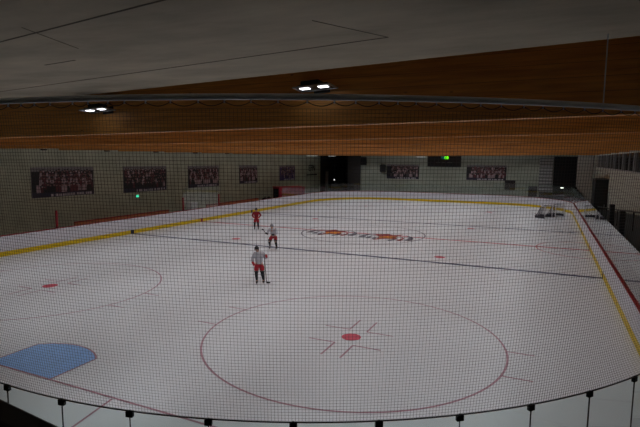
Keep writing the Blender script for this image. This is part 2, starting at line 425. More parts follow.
for cx in (-6.85, 6.85):
    for cy, s in ((9.95, 1), (50.05, -1)):
        c = ring_mb(MB(), cx, cy, 4.5, .06)
        for sx in (-1, 1):
            for d in (-.88, .88):
                xa = cx + sx * (math.sqrt(4.5 ** 2 - d * d) + .0); rect(c, min(xa, xa + sx * .75), cy + d - .03, max(xa, xa + sx * .75), cy + d + .03)
            for d in (-1, 1):
                bx, by = cx + sx * .29, cy + d * .62
                rect(c, min(bx, bx + sx * .85), by - .03, max(bx, bx + sx * .85), by + .03)
                rect(c, bx - .03, min(by, by + d * 1.0), bx + .03, max(by, by + d * 1.0), .0045)
        marking('face_off_circle', c, P_REDF)
        marking('face_off_dot', disc(MB(), cx, cy, .3, .006), P_DOT, 'red face-off dot')
    for cy in (23.7, 36.3): marking('face_off_dot', disc(MB(), cx, cy, .3, .006), P_DOT, 'red face-off dot')
marking('centre_circle', ring_mb(MB(), 0, 29.96, 4.5, .09), P_GREY)
marking('referee_crease', ring_mb(MB(), HW, 29.96, 3.0, .08, 90.3, 269.7, 48), P_RED)
# two winged club emblems inside the centre circle
def emblem(cx, cy, sc_, name='club_emblem'):
    g = MB()
    def wing(sx, m, dy, a0, a1, r0, r1, n=8):
        g.m = m
        for i in range(n):
            t0 = a0 + (a1 - a0) * i / n; t1 = a0 + (a1 - a0) * (i + 1) / n
            p = lambda t, r: (cx + sc_ * sx * r * math.cos(t), cy + sc_ * (dy + r * 1.1 * math.sin(t)), ZM + .002 + .0008 * m)
            w0 = 1 - i / n; w1 = 1 - (i + 1) / n
            g.poly([p(t0, r0), p(t0, r0 + (r1 - r0) * w0), p(t1, r0 + (r1 - r0) * w1 + .001), p(t1, r0)])
    for sx in (-1, 1):
        wing(sx, 0, .0, R(-25), R(60), 1.42, 1.9); wing(sx, 1 if sx > 0 else 0, -.25, R(-35), R(45), 1.02, 1.36); wing(sx, 0, -.45, R(-60), R(40), .62, .98)
    g.m = 1; g.poly([(cx + sc_ * x, cy + sc_ * y * 1.9, .0075) for x, y in ((-1.0, .3), (-.4, .75), (.1, .5), (.75, .8), (.5, .1), (.9, -.3), (.1, -.35), (-.5, -.8), (-.45, -.1))])
    g.m = 2; g.poly([(cx + sc_ * x, cy + sc_ * y * 1.9, .0085) for x, y in ((-.5, -.12), (-.1, .16), (.6, .2), (.3, -.02), (.45, -.25), (-.1, -.16), (-.3, -.34))])
    o = g.build(name, [P_GREY, P_MAROON, P_ORANGE], iceo); o['label'] = 'dark grey, maroon and orange winged emblem painted in the centre circle'
emblem(-2.1, 29.35, 1.06); emblem(2.12, 29.15, 1.06)

# ------------------------------------------------------------------ boards
boards = empty('dasher_board', (0, 0, 0), 0, 'white rink boards with red cap rail and yellow kick plate enclosing the ice', 'rink boards')
pb = MB(); pb.sweep(FP, [(0.0, .0), (0.0, 1.12), (.10, 1.12), (.10, -.03), (.02, -.03)][::-1], True); pb.build('board_panel', WHITEB, boards)
pk = MB(); pk.sweep(FP, [(-.012, .002), (-.012, .262), (.0, .27), (.0, .002)][::-1], True)
pk.build('kick_plate', YELLOW, boards)
pc = MB(); pc.sweep(FP, [(-.02, 1.12), (-.02, 1.155), (.12, 1.155), (.12, 1.12)][::-1], True); pc.build('cap_rail', RED, boards)
NAVY = mat('navy', (24, 26, 48), .5)
for y, wd, m_, nm in ((22.16, .16, NAVY, 'kick_plate_blue_mark'), (37.85, .16, NAVY, 'kick_plate_blue_mark'), (29.96, .13, RED, 'kick_plate_red_mark')):
    for sx in (-1, 1): MB().box(min(sx * HW, sx * (HW - .018)), y - wd, 0, max(sx * HW, sx * (HW - .018)), y + wd, .275).build(nm, m_, boards)

# ------------------------------------------------------------------ glass panes
def pane(s0, s1, ztop, gm, label, group, clip=False, seam=True, zc=1.155):
    (p, n0), (q, n1) = outline(s0, .05), outline(s1, .05)
    d = q - p; L = d.length; mid = (p + q) / 2
    root = empty('glass_shield', (mid.x, mid.y, zc), math.atan2(d.y, d.x), label, 'glass', group)
    MB().box(-L / 2 + .006, -.006, 0, L / 2 - .006, .006, ztop - zc).build('pane', gm, root)
    if seam:
        MB().box(-L / 2 - .003, -.008, 0, -L / 2 + .003, .008, ztop - zc).build('seam', DARK if clip else GREY, root)
    if clip:
        c = MB(); c.box(-L / 2 - .042, -.022, ztop - zc - .05, -L / 2 + .042, .022, ztop - zc + .018); c.box(-L / 2 - .012, -.012, ztop - zc + .018, -L / 2 + .012, .012, ztop - zc + .03)
        c.build('clip', BLACK, root, bevel=.006)
    return root
ordn = ['first', 'second', 'third', 'fourth', 'fifth', 'sixth', 'seventh', 'eighth', 'ninth', 'tenth', 'eleventh', 'twelfth', 'thirteenth', 'fourteenth', 'fifteenth', 'sixteenth', 'seventeenth', 'eighteenth', 'nineteenth', 'twentieth']
GW = 0.915
for k in range(-7, 17):
    s0 = 6.15 + GW * k
    s1 = s0 + GW
    if -1 <= k <= 9: lab = 'near glass panel with black clip, %s from the left along the bottom edge' % ordn[k + 1]
    elif k < -1: lab = 'near glass panel out of view, %s beyond the lower left corner' % ordn[-2 - k]
    else: lab = 'near glass panel out of view, %s beyond the lower right corner' % ordn[k - 10]
    pane(s0, s1, 2.645, GLASS_NEAR, lab, 'glass panes on the near boards', True)
S_RS = 6.15 + GW * 17
n = 16
for k in range(n):
    a = S_RS + (S_R1 - S_RS) * k / n; b = S_RS + (S_R1 - S_RS) * (k + 1) / n
    pane(a, b, 2.68, GLASS_SIDE, 'clear glass pane on the right boards, %s from the near corner' % ordn[k], 'glass panes on the right boards')
for k in range(7):
    a = S_R1 + ARC * k / 7; pane(a, a + ARC / 7, 2.68, GLASS_SIDE, 'curved-corner glass pane at the far right, %s from the side' % ordn[k], 'glass panes in the far right corner')
for k in range(6):
    a = S_F0 + 2 * A_ * k / 6; pane(a, a + 2 * A_ / 6, 2.15, GLASS_SIDE, 'far end glass pane, %s from the right under the scoreboard wall' % ordn[k], 'glass panes on the far boards', seam=False)
for k in range(7):
    a = S_F1 + ARC * k / 7; pane(a, a + ARC / 7, 2.15, GLASS_SIDE, 'glass pane in the far left corner, %s from the far wall' % ordn[k], 'glass panes in the far left corner', seam=False)
sL = lambda y: S_L1 + (LEN - RAD - y)     # left side arc length from y
def left_run(y0, y1, n, zt, what):
    for k in range(n):
        a = y0 + (y1 - y0) * k / n; b = y0 + (y1 - y0) * (k + 1) / n
        pane(sL(b), sL(a), zt, GLASS_SIDE, 'clear glass pane %s, %s one' % (what, ordn[k]), 'glass panes on the left boards', seam=(zt > 2.5))
left_run(27.75, 32.45, 2, 2.95, 'in front of the gap between the red-railed benches')
left_run(44.2, 51.4, 3, 2.1, 'on the left boards by the red shelter')

# red end posts of the glass at the bench openings
for y, lab in ((16.3, 'red padded post nearest the camera on the left boards'), (27.7, 'red post on the left boards at the far end of the first bench'), (32.5, 'red post on the left boards at the start of the second bench')):
    pr = empty('glass_end_post', (-HW - .05, y, 1.156), 0, lab, 'post', 'red posts at the bench openings')
    MB().box(-.045, -.06, 0, .045, .06, 1.06).build('pad', RED, pr, bevel=.015)
    MB().box(-.06, -.08, 0, .06, .08, .03).build('foot_plate', BLACKM, pr)

# bench back walls with red caps, and long benches
for y0, y1, lab in ((18.7, 27.6, 'nearer red-capped back wall of a team bench on the left'), (32.6, 41.6, 'farther red-capped back wall of a team bench on the left')):
    r = empty('bench_back_wall', (-16.25, (y0 + y1) / 2, -.03), 0, lab, 'bench wall', 'team bench back walls')
    h = (y1 - y0) / 2
    MB().box(-.05, -h, 0, .05, h, 1.13).build('panel', ORWOOD, r); MB().box(-.07, -h, 1.13, .07, h, 1.19).build('cap_rail', RED, r, bevel=.01)
    r = empty('team_bench', (-15.75, (y0 + y1) / 2, -.03), 0, lab.replace('red-capped back wall of a team bench', 'long wooden seat of a team bench'), 'bench', 'team benches')
    MB().box(-.18, -h + .2, .42, .18, h - .2, .47).build('seat', ORWOOD, r)
    for k in range(5):
        yy = -h + .5 + (2 * h - 1) * k / 4; MB().box(-.15, yy - .04, 0, .15, yy + .04, .42).build('leg', BLACKM, r)

# ------------------------------------------------------------------ net and its rail
def lerp(a, b, t): return a + (b - a) * t
S_N0, S_N1 = 1.0, 24.5
ZB, ZR = 2.675, 5.975
def rail_pt(s, z=ZR + .07, off=.37):
    p, n = outline(s, off); return Vector((p.x, p.y, z))
net = MB()
GH, GV = .0362, .0345; RT = .0017
nv = int((S_N1 - S_N0) / GH)
nh = int((ZR - .07 - ZB) / GV)
def net_pt(s, t, sag=0):
    p, n = outline(s, lerp(.05, .37, t) + .03 * math.sin(math.pi * t)); return Vector((p.x, p.y, lerp(ZB, ZR - .06, t)))
for i in range(nv + 1):
    s = S_N0 + i * GH
    wv = .006 * math.sin(i * .07)
    net.tube([net_pt(s + wv * math.sin(3.1 * t / 6 * 2), t / 6) for t in range(7)], RT, 3, cap=False)
for j in range(nh + 1):
    t = j / nh
    net.tube([net_pt(lerp(S_N0, S_N1, i / 120), min(1, max(0, t + .0006 * math.sin(i * .3 + j * .05)))) for i in range(121)], RT, 3, cap=False)
neto = net.build('safety_net', TWINE)
tag(neto, 'black square-mesh safety net stretched between near glass and rail', 'safety net', kind=None)
hem = MB(); hem.tube([net_pt(lerp(S_N0, S_N1, i / 160), 0) + Vector((0, 0, -.012)) for i in range(161)], .008, 6); hem.build('hem_cable', BLACK, neto)
lp = MB(); rnd = random.Random(3); s = S_N0 + .05; hooks = []
while s < S_N1 - .5:
    d = rnd.choice([.17, .19, .21, .24, .26]); e = s + d; sg = .036 + .1 * (d - .2)
    lp.tube([rail_pt(lerp(s, e, i / 8), lerp(ZR + .005, ZR + .005, 0) - sg * 4 * (i / 8) * (1 - i / 8), .37) for i in range(9)], .0045, 5)
    hooks.append(s); s = e
lp.build('lacing_rope', mat('lacing', (58, 54, 50), .7), neto)
rail = MB(); rail.sweep([outline(s, .37) for s in [lerp(S_N0 - 3.0, S_N1 + .3, i / 140) for i in range(141)]], [(.03 * math.cos(2 * math.pi * i / 12), ZR + .048 + .03 * math.sin(2 * math.pi * i / 12)) for i in range(12)])
railo = rail.build('net_rail', STEEL); tag(railo, 'curved galvanised steel rail carrying the near safety net', 'rail')
hk = MB()
for s in hooks:
    p = rail_pt(s, 0); hk.box(p.x - .006, p.y - .006, ZR - .01, p.x + .006, p.y + .006, ZR + .02)
hk.build('hook', ALU, railo)['kind'] = 'stuff'
for s in (2.5, 12.95, 21.0):
    p = rail_pt(s); MB().tube([(p.x, p.y, ZR + .07), (p.x, p.y, 6.75 if s != 21.0 else 6.85)], .007, 6).build('hanger_rod', STEEL, railo)

# ------------------------------------------------------------------ floodlights on the beams
def make_flood(hung):
    r = empty('floodlight', (0, 0, 0), 0)
    MB().hexa([(-.36, -.2, .0), (.36, -.2, .0), (.36, .16, .0), (-.36, .16, .0), (-.30, -.14, .055), (.30, -.14, .055), (.30, .12, .055), (-.30, .12, .055)]).build('housing', BLACKM, r, bevel=.006)
    f = MB(); f.box(-.385, -.225, -.012, .385, -.2, .012).box(-.385, .16, -.012, .385, .18, .012).box(-.385, -.2, -.012, -.36, .16, .012).box(.36, -.2, -.012, .385, .16, .012)
    f.build('rim', ALU, r)
    for sx in (-1, 1):
        MB().box(sx * .19 - .09, -.13, -.014, sx * .19 + .09, -.01, -.002).build('lens', LENS, r)
    h = MB(); h.box(-.30, -.05, .055, .08, .2, .15); h.build('ballast_box', BLACK, r, bevel=.01)
    if hung:
        for sx in (-1, 1): MB().tube([(sx * .15, .07, .14), (sx * .15, .07, .93)], .008, 6).build('hanger_rod', STEEL, r)
    else:
        h = MB(); h.box(-.16, .16, .02, -.13, .30, .05); h.box(.13, .16, .02, .16, .30, .05); h.box(-.17, .285, -.04, .17, .30, .13); h.build('bracket', BLACKM, r)
    ld = bpy.data.lights.new('flood_light' if hung else 'narrow_flood_light', 'AREA'); ld.shape = 'RECTANGLE'; ld.size = .66; ld.size_y = .26; ld.energy = FLOOD_W; ld.color = FLOOD_COL; ld.spread = R(140 if hung else 56)
    if not hung: ld.energy = FLOOD_W * .3
    if not hung: ld.size = .16; ld.size_y = .10; ld.energy *= .2
    for lx in ((0,) if hung else (-.19, .19)):
        lo_ = bpy.data.objects.new('lamp_light', ld); C.objects.link(lo_); lo_.parent = r; lo_.location = (lx, -.07, -.018)
    return r
fl = make_flood(False); hang = make_flood(True)
first = True
spots = [(8.48, 6.62), (3.45, 6.43), (-3.2, 6.42), (-10.3, 6.42)]
cols_ = ['rightmost', 'second from the right', 'second from the left', 'leftmost']
for k, y in enumerate(BY):
    for i, (x, z) in enumerate(spots):
        if k == 0:
            if i > 1: continue
            o = fl if i == 0 else copy_tree(fl)
            o.location = (x, y - .30, z); o.rotation_euler = (R(-4), R(-3), 0)
            o.scale = (.88, .88, .88); o.location.y = y - .266
            o['label'] = ('lit twin-lens floodlight near the picture centre above the net rail', 'lit twin-lens floodlight at the upper left just below the net rail')[i]
            o['group'] = 'floodlights on the nearest beam'
        else:
            o = hang if k == 1 and i == 0 else copy_tree(hang)
            o.location = (x if i else 10.3, y - 2.46, 6.42)
            o['label'] = 'floodlight hung in the %s bay between timber beams, %s in its row' % (ordn[k - 1], cols_[i])
            o['group'] = 'floodlights hung between the beams'
        o['category'] = 'floodlight'

# small unlit fixtures at the beam ends by the left wall
def small_fix(x, y, z, lab):
    r = empty('wall_fixture', (x, y, z), 0, lab, 'light fixture', 'small dark fixtures under the beam ends')
    MB().box(-.22, -.09, -.05, .22, .09, .03).build('housing', BLACKM, r, bevel=.01)
    MB().box(-.279, -.03, .0, -.2, .03, .05).build('bracket', BLACK, r)
    MB().box(-.19, -.07, -.056, .19, .07, -.05).build('diffuser', GREY, r)
for k in range(2, 8):
    small_fix(-18.12, 18.15 + 5.12 * (k - 2), 5.92, 'small dark fixture under a beam end at the left wall, %s from the near side' % ordn[k - 2])
# slim tubes below the beams at the far end
def tube_light(x, y, z, L, lab):
    r = empty('tube_light', (x, y, z), 0, lab, 'tube light', 'slim tube lights near the far end')
    MB().box(-L / 2, -.05, .0, L / 2, .05, .05).build('housing', LGREY, r)
    for q in (-1, 1): MB().tube([(q * L * .35, 0, .05), (q * L * .35, 0, ZT - z)], .01, 5).build('hanger_rod', BLACKM, r)
    MB().tube([(-L / 2 + .03, 0, -.02), (L / 2 - .03, 0, -.02)], .02, 8).build('tube', mat('tube glow', (220, 225, 225), .4, emit=(225, 230, 225), es=.5), r)
tube_light(-17.2, 56.9, 5.85, 1.7, 'slim pale tube light above the far end of the left wall'); tube_light(-16.3, 61.8, 5.84, 1.2, 'slim pale tube light above the dark garage opening'); tube_light(-3.3, 61.7, 5.80, 1.2, 'slim pale tube light left of the scoreboard')

# ------------------------------------------------------------------ team photo posters
def figure_print(mb, x, z, h, cols, rnd_, face, front):
    """one person of a printed team photo as flat shapes"""
    w_ = h * .42; y = front
    mb.m = cols; mb.poly([(x - w_ / 2, y, z), (x + w_ / 2, y, z), (x + w_ * .38, y, z + h * .66), (x - w_ * .38, y, z + h * .66)])
    mb.m = face; mb.poly([(x + h * .13 * math.cos(t), y - .0005, z + h * .8 + h * .15 * math.sin(t)) for t in [2 * math.pi * i / 8 for i in range(8)]])
    mb.m = 2; mb.poly([(x + h * .13 * math.cos(t), y - .0008, z + h * .84 + h * .13 * math.sin(t)) for t in [math.pi * i / 5 for i in range(6)]])
PM = [mat('print backdrop', (70, 66, 70), .5, noise=.2, scale=4), mat('print jersey red', (92, 40, 50), .5), mat('print dark', (20, 18, 24), .5), mat('print jersey white', (172, 152, 158), .5), mat('print skin', (128, 96, 92), .5),
      mat('print caption blue', (40, 38, 62), .5), mat('print caption text', (190, 188, 196), .5), mat('print sky', (130, 128, 130), .5, noise=.1), mat('print purple', (64, 52, 110), .5)]
def poster(x, y, z0, w_, h_, rz, lab, style, seed, slant=0.0):
    rd = random.Random(seed)
    r = empty('team_poster', (x, y, z0), rz, lab, 'poster', 'team photo posters on the concrete walls')
    MB().box(-w_ / 2, -.03, 0, w_ / 2, -.0, h_).build('backing_board', PM[7], r)
    p = MB(); f = -.032
    p.m = 7; p.poly([(-w_ / 2 + .02, f, h_ * .86), (w_ / 2 - .02, f, h_ * .86), (w_ / 2 - .02, f, h_ - .02), (-w_ / 2 + .02, f, h_ - .02)])
    p.m = 2 if style != 3 else 8; p.poly([(-w_ / 2 + .02, f, .02), (w_ / 2 - .02, f, .02), (w_ / 2 - .02, f, h_ * .86), (-w_ / 2 + .02, f, h_ * .86)])
    rows = 5; fh = h_ * .30
    for rr in range(rows):
        n_ = int(w_ / (fh * .44)); zz = h_ * (.62 - .115 * rr)
        for i in range(n_):
            xx = lerp(-w_ / 2 + .12 * w_ * (1 if style in (0, 4) else .3), w_ / 2 - .1, (i + .5 + .5 * (rr % 2)) / (n_ + .5)) + rd.uniform(-.04, .04)
            c = rd.choice({0: [1, 3, 2, 1], 1: [2, 2, 1, 2, 3], 2: [3, 1, 2, 3], 3: [8, 2, 8, 3], 4: [3, 0, 2, 3]}[style])
            if style == 0 and abs(rr - 2) == 0: c = rd.choice([3, 3, 1])
            figure_print(p, xx, zz + rd.uniform(-.04, .04), fh * rd.uniform(.88, 1.1), c, rd, 4 if rd.random() < .8 else 3, f - .001 - .0015 * rr)
    p.m = 5 if style != 3 else 8; p.poly([(-w_ / 2 + .02, f - .008, .02), (w_ / 2 - .02, f - .008, .02), (w_ / 2 - .02, f - .008, h_ * .13), (-w_ / 2 + .02, f - .008, h_ * .17)])
    # caption, too small to read in the photo: short light strokes
    p.m = 6; xx = -w_ * .22
    while xx < w_ * .42:
        l = rd.uniform(.08, .2); p.poly([(xx, f - .009, .045), (xx + l, f - .009, .045), (xx + l, f - .009, h_ * .105), (xx, f - .009, h_ * .105)]); xx += l + rd.choice([.04, .05, .14])
    if style == 0:
        p.m = 3; p.poly([(-w_ * .44, f - .01, h_ * .16), (-w_ * .37, f - .01, h_ * .16), (-w_ * .38, f - .01, h_ * .4), (-w_ * .43, f - .01, h_ * .42)])
    p.build('printed_photo', PM, r)
LW = X0 + .0
for (y, w_, h_, z0, st, lab) in ((19.75, 4.85, 2.03, 2.72, 0, 'widest-looking team photo poster, leftmost on the left wall'), (27.4, 4.85, 2.12, 2.61, 1, 'darkest team photo poster on left wall above the green light'),
                             (35.1, 4.75, 2.08, 2.61, 2, 'pale team photo poster, third from the left, above the timekeeper gap'), (43.0, 3.7, 2.02, 2.63, 2, 'small team photo poster, fourth from the left on left wall'),
                             (52.1, 4.1, 1.95, 2.63, 3, 'purple-toned poster above the red shelter')):
    poster(LW + .001, y, z0, w_, h_, R(90), lab, st, int(y * 10))
poster(-5.8, Y1 - .001, 2.78, 4.5, 1.98, 0, 'grey team photo poster on far wall left of scoreboard', 4, 5)
poster(5.1, Y1 - .001, 2.85, 4.85, 1.95, 0, 'reddish team photo poster on far wall right of scoreboard', 0, 6)

# dark lettering on the left wall near the far corner
def text_mesh(txt, size, m, parent, loc, rot, depth=.02, name='lettering'):
    cu = bpy.data.curves.new(name, 'FONT'); cu.body = txt; cu.size = size; cu.extrude = depth; cu.align_x = 'CENTER'
    tmp = bpy.data.objects.new(name + '_c', cu); C.objects.link(tmp)
    dg = bpy.context.evaluated_depsgraph_get(); me = bpy.data.meshes.new_from_object(tmp.evaluated_get(dg)); bpy.data.objects.remove(tmp)
    me.materials.clear(); me.materials.append(m)
    o = bpy.data.objects.new(name, me); C.objects.link(o); o.location = loc; o.rotation_euler = rot
    if parent: o.parent = parent
    return o
ws = empty('wall_sign', (LW, 59.4, 2.7), 0, 'dark lettering on the left wall near the far corner', 'sign')
text_mesh('EFN', 1.25, DARKER, ws, (.03, 0, 1.0), (R(90), 0, R(90)))
MB().box(.0, -1.7, .38, .03, 1.7, .55).build('text_line', DARK, ws)

# exit light
ex = empty('exit_light', (LW, 26.35, 2.18), 0, 'tiny green exit light under the second poster', 'exit light')
MB().box(0, -.18, 0, .06, .18, .22).build('housing', LGREY, ex); MB().box(.06, -.16, .02, .065, .16, .2).build('panel', mat('exit green', (60, 200, 160), .4, emit=(70, 235, 180), es=.9), ex)

# ------------------------------------------------------------------ far wall fittings
sb = empty('scoreboard', (-.24, Y1 - .01, 4.5), 0, 'black scoreboard with green digits hung high on far wall', 'scoreboard')
MB().box(-2.17, -.16, 0, 2.17, 0, 1.42).build('case', BLACK, sb, bevel=.02)
dg_ = MB()
def seg(mb, x, z, w_, h_, on, t=.06):
    S = {'a': (x, z + h_ - t, x + w_, z + h_), 'd': (x, z, x + w_, z + t), 'g': (x, z + h_ / 2 - t / 2, x + w_, z + h_ / 2 + t / 2), 'f': (x, z + h_ / 2, x + t, z + h_), 'b': (x + w_ - t, z + h_ / 2, x + w_, z + h_), 'e': (x, z, x + t, z + h_ / 2), 'c': (x + w_ - t, z, x + w_, z + h_ / 2)}
    for k in on: a = S[k]; mb.box(a[0], -.17, a[1], a[2], -.16, a[3])
seg(dg_, -.42, 1.0, .18, .36, 'bc'); seg(dg_, -.16, 1.0, .18, .36, 'bc')
dg_.build('clock_digits', mat('teal led', (20, 110, 100), .4, emit=(30, 170, 140), es=.8), sb)
dg_ = MB(); seg(dg_, .08, 1.0, .2, .36, 'abcdef'); seg(dg_, .34, 1.0, .2, .36, 'abcdefg')
dg_.build('clock_digits', mat('green led', (90, 170, 20), .4, emit=(120, 255, 30), es=1.3), sb)
cp = MB()
for x0, n_ in ((-1.0, 4), (-.25, 3), (.45, 5)):
    for i in range(n_): cp.box(x0 + i * .12, -.165, .52, x0 + i * .12 + .08, -.16, .62)
cp.build('caption', mat('caption', (120, 120, 112), .6), sb)
def speaker(x, z, w_, h_, lab):
    r = empty('loudspeaker', (x, Y1 - .03, z), 0, lab, 'loudspeaker', 'black loudspeakers on the far wall')
    MB().box(-w_ / 2, -.5, 0, w_ / 2, -.1, h_).build('cabinet', BLACK, r, bevel=.03); MB().box(-w_ / 2 + .05, -.52, .06, w_ / 2 - .05, -.5, h_ - .06).build('grille', DARK, r); MB().box(-.06, -.1, h_ * .4, .06, 0, h_ * .6).build('bracket', BLACKM, r)
speaker(-11.4, 4.6, .8, 1.1, 'black loudspeaker high on far wall beside the garage opening'); speaker(-8.55, 3.68, .75, .95, 'black loudspeaker immediately left of the grey far-wall poster')
def wbox(x, z, w_, h_, lab, m=DARK, d=.25):
    r = empty('wall_cabinet', (x, Y1, z), 0, lab, 'wall cabinet', 'dark cabinets on the far wall')
    MB().box(-w_ / 2, -d, 0, w_ / 2, 0, h_).build('body', m, r, bevel=.02); MB().box(-w_ / 2 + .06, -d - .02, .06, w_ / 2 - .06, -d, h_ - .06).build('door', m, r); MB().box(w_ / 2 - .18, -d - .05, h_ * .45, w_ / 2 - .13, -d - .02, h_ * .6).build('handle', BLACK, r)
wbox(8.0, 1.75, 1.25, 1.2, 'dark square cabinet at lower right of the reddish far-wall poster'); wbox(10.65, 1.0, 1.0, 1.25, 'dark cabinet midway between the poster and tall dark doorway'); wbox(12.1, .1, 1.5, 1.5, 'low dark cabinet beneath the pale slatted panel')
sp = empty('slatted_panel', (12.05, Y1 - .03, 1.7), 0, 'pale slatted panel left of the tall dark doorway', 'wall panel')
MB().box(-.78, -.08, 0, .75, 0, 4.05).build('back_panel', GREY, sp)
sl = MB()
for i in range(10): sl.box(-.76, -.14, .1 + i * .4, .73, -.08, .34 + i * .4)
sl.build('slats', LGREY, sp)
struct(MB().box(-13.9, Y1 - .06, -.03, -11.9, Y1 - .005, 5.9).build('trim_13', mat('wall darkening sheet', (66, 66, 66), .8, noise=.1)), 'wall darkening sheet beside the garage opening')  # thin dark sheet added to darken the wall beside the opening
# tall dark gate
gt = struct(MB().box(12.85, Y1 + .12, -.03, 15.35, Y1 + .2, 5.9).build('door_1', DARK), 'tall dark gate in the far wall')
MB().box(12.85, Y1 - .03, -.03, 12.95, Y1 + .12, 5.9).box(15.25, Y1 - .03, -.03, 15.35, Y1 + .12, 5.9).box(14.06, Y1 + .1, 0, 14.1, Y1 + .12, 5.9).build('door_frame', BLACKM, gt)
ml = empty('wall_lamp', (13.88, Y1 + .1, 2.1), 0, 'small white lamp glowing on the tall dark gate', 'lamp')
MB().box(-.2, -.1, 0, .2, .02, .14).build('housing', LGREY, ml); MB().box(-.17, -.11, .02, .17, -.1, .12).build('lens', mat('small lamp', (250, 250, 240), .4, emit=(255, 255, 240), es=2.2), ml)
# stair stringer beside the gate
st = MB()
for i in range(6): st.box(15.2 + i * .2, Y1 - .7, -.03, 15.4 + i * .2, Y1 - .05, 2.3 - i * .3)
tag(st.build('side_steps', DARK), 'dark stepped block right of the tall dark gate', 'steps')

# inside the garage opening
mc = empty('ice_resurfacer', (-16.2, 65.0, -.03), 0, 'dark ice resurfacer parked inside the garage opening', 'ice resurfacer')
MB().box(-1.0, -1.4, .4, 1.0, .8, 1.9).build('snow_tank', DARK, mc, bevel=.12)
MB().box(-.9, .8, .4, .9, 1.8, 1.3).build('rear_body', DARK, mc, bevel=.08)
MB().box(-.3, 1.0, 1.3, .3, 1.4, 1.7).build('seat', BLACK, mc, bevel=.05)
for sx in (-1, 1):
    for yy in (-.8, 1.2): MB().tube([(sx * .8, yy, .4), (sx * 1.05, yy, .4)], .4, 18).build('wheel', BLACK, mc)
pl_ = empty('door_post_light', (-16.15, 62.4, 2.3), 0, 'tiny white light inside the dark garage opening', 'lamp')
MB().box(-.08, -.06, 0, .08, .0, .16).build('lens', mat('tiny lamp', (240, 240, 240), .4, emit=(245, 245, 240), es=1.2), pl_)
MB().box(-.1, .0, -.02, .1, .06, .18).build('housing', GREY, pl_)
MB().box(-.04, .03, -2.33, .04, .08, -.02).build('post', BLACKM, pl_)
vp = empty('leaning_panel', (-17.45, 62.6, -.03), 0, 'narrow pale upright panel in the garage opening', 'panel')
MB().box(-.22, 0, 0, .22, .06, 3.7).build('sheet', GREY, vp); MB().box(-.26, -.02, 3.64, .26, .08, 3.74).build('edge_cap', BLACKM, vp)

# red shelter over the far bench area on the left
rs = empty('red_shelter', (-16.05, 48.4, -.03), 0, 'red box-shaped shelter behind the left boards below the purple poster', 'shelter')
MB().hexa([(-.4, -3.3, 0), (.4, -3.3, 0), (.4, 3.3, 0), (-.4, 3.3, 0), (-.4, -3.3, 2.2), (.4, -3.3, 2.1), (.4, 3.3, 1.85), (-.4, 3.3, 1.95)]).build('body', DKRED, rs, bevel=.03)
MB().hexa([(-.45, -3.36, 2.2), (.45, -3.36, 2.1), (.45, 3.36, 1.85), (-.45, 3.36, 1.95), (-.45, -3.36, 2.28), (.45, -3.36, 2.18), (.45, 3.36, 1.93), (-.45, 3.36, 2.03)]).build('roof', mat('bright red sheet', (176, 26, 48), .5), rs)
MB().box(-.34, -3.33, .1, .34, -3.3, 2.0).build('dark_end_face', DARK, rs)  # dark sheet that makes the whole end face darker, no door
for i, (y, lab) in enumerate(((42.6, 'dark equipment bag on the left ledge, nearer of two by the shelter'), (43.4, 'dark equipment bag on the ledge, closest to the red shelter'))):
    r = empty('equipment_bag', (-16.0, y, .38), 0, lab, 'bag', 'dark bags beside the red shelter')
    MB().tube([(0, -.33, .36), (0, -.3, .4), (0, 0, .42), (0, .3, .4), (0, .33, .36)], [.05, .30, .36, .30, .05], 12).build('body', BLACK, r, True)
    MB().tube([(0, -.2, .7), (0, -.1, .86), (0, .1, .86), (0, .2, .7)], .025, 6).build('handle', BLACKM, r)
sh = empty('bag_shelf', (-16.0, 43.0, -.03), 0, 'low bench board carrying the dark bags', 'shelf')
MB().box(-.4, -.75, .42, .4, .85, .47).build('top', ORWOOD, sh)
for yy in (-.6, .7): MB().box(-.3, yy - .03, 0, .3, yy + .03, .42).build('leg', BLACKM, sh)
tb = empty('timekeeper_table', (-16.4, 30.4, -.03), 0, 'pale covered table behind the tall glass on the left', 'table')
MB().box(-.35, -1.0, .9, .35, 1.0, .95).build('tabletop', LGREY, tb); MB().box(.28, -.95, .05, .32, .95, .9).build('front_panel', LGREY, tb)
for yy in (-.9, .9): MB().box(-.3, yy - .03, 0, -.24, yy + .03, .9).build('leg', LGREY, tb)
wb = empty('white_box', (-16.35, 30.7, .92), 0, 'white box standing on the pale table behind tall glass', 'box')
MB().box(-.3, -.42, 0, .3, .42, .58).build('body', mat('white card', (225, 225, 225), .6), wb, bevel=.02); MB().box(-.32, -.44, .5, .32, .44, .6).build('lid', mat('white card', (225, 225, 225)), wb, bevel=.01)

# ------------------------------------------------------------------ right side behind the glass
bd = empty('entrance_booth', (16.48, 46.5, -.03), 0, 'tall dark entrance booth projecting from the right wall', 'booth')
MB().box(-.5, -1.5, 0, .5, 1.5, 3.85).build('body', DARK, bd, bevel=.02); MB().box(-.4, -1.53, .05, .4, -1.5, 3.6).build('door', mat('booth door', (44, 44, 44), .7), bd); MB().box(.25, -1.58, 1.4, .3, -1.53, 1.7).build('handle', ALU, bd)
MB().box(-.56, -1.56, 3.85, .5, 1.56, 3.93).build('cornice', GREY, bd)
hr = empty('stair_handrail', (16.2, 0, 0), 0, 'dark handrail rising along the right wall walkway', 'handrail')
pts = [(0, 44, 1.55), (0, 40, 1.85), (0, 34.7, 2.2), (0, 28, 2.7), (0, 22.4, 3.12), (0, 16, 3.5)]
MB().tube(pts, .04, 8).build('rail', BLACKM, hr)
def zr_(y):
    for a, b in zip(pts, pts[1:]):
        if b[1] <= y <= a[1]: return lerp(a[2], b[2], (y - a[1]) / (b[1] - a[1]))
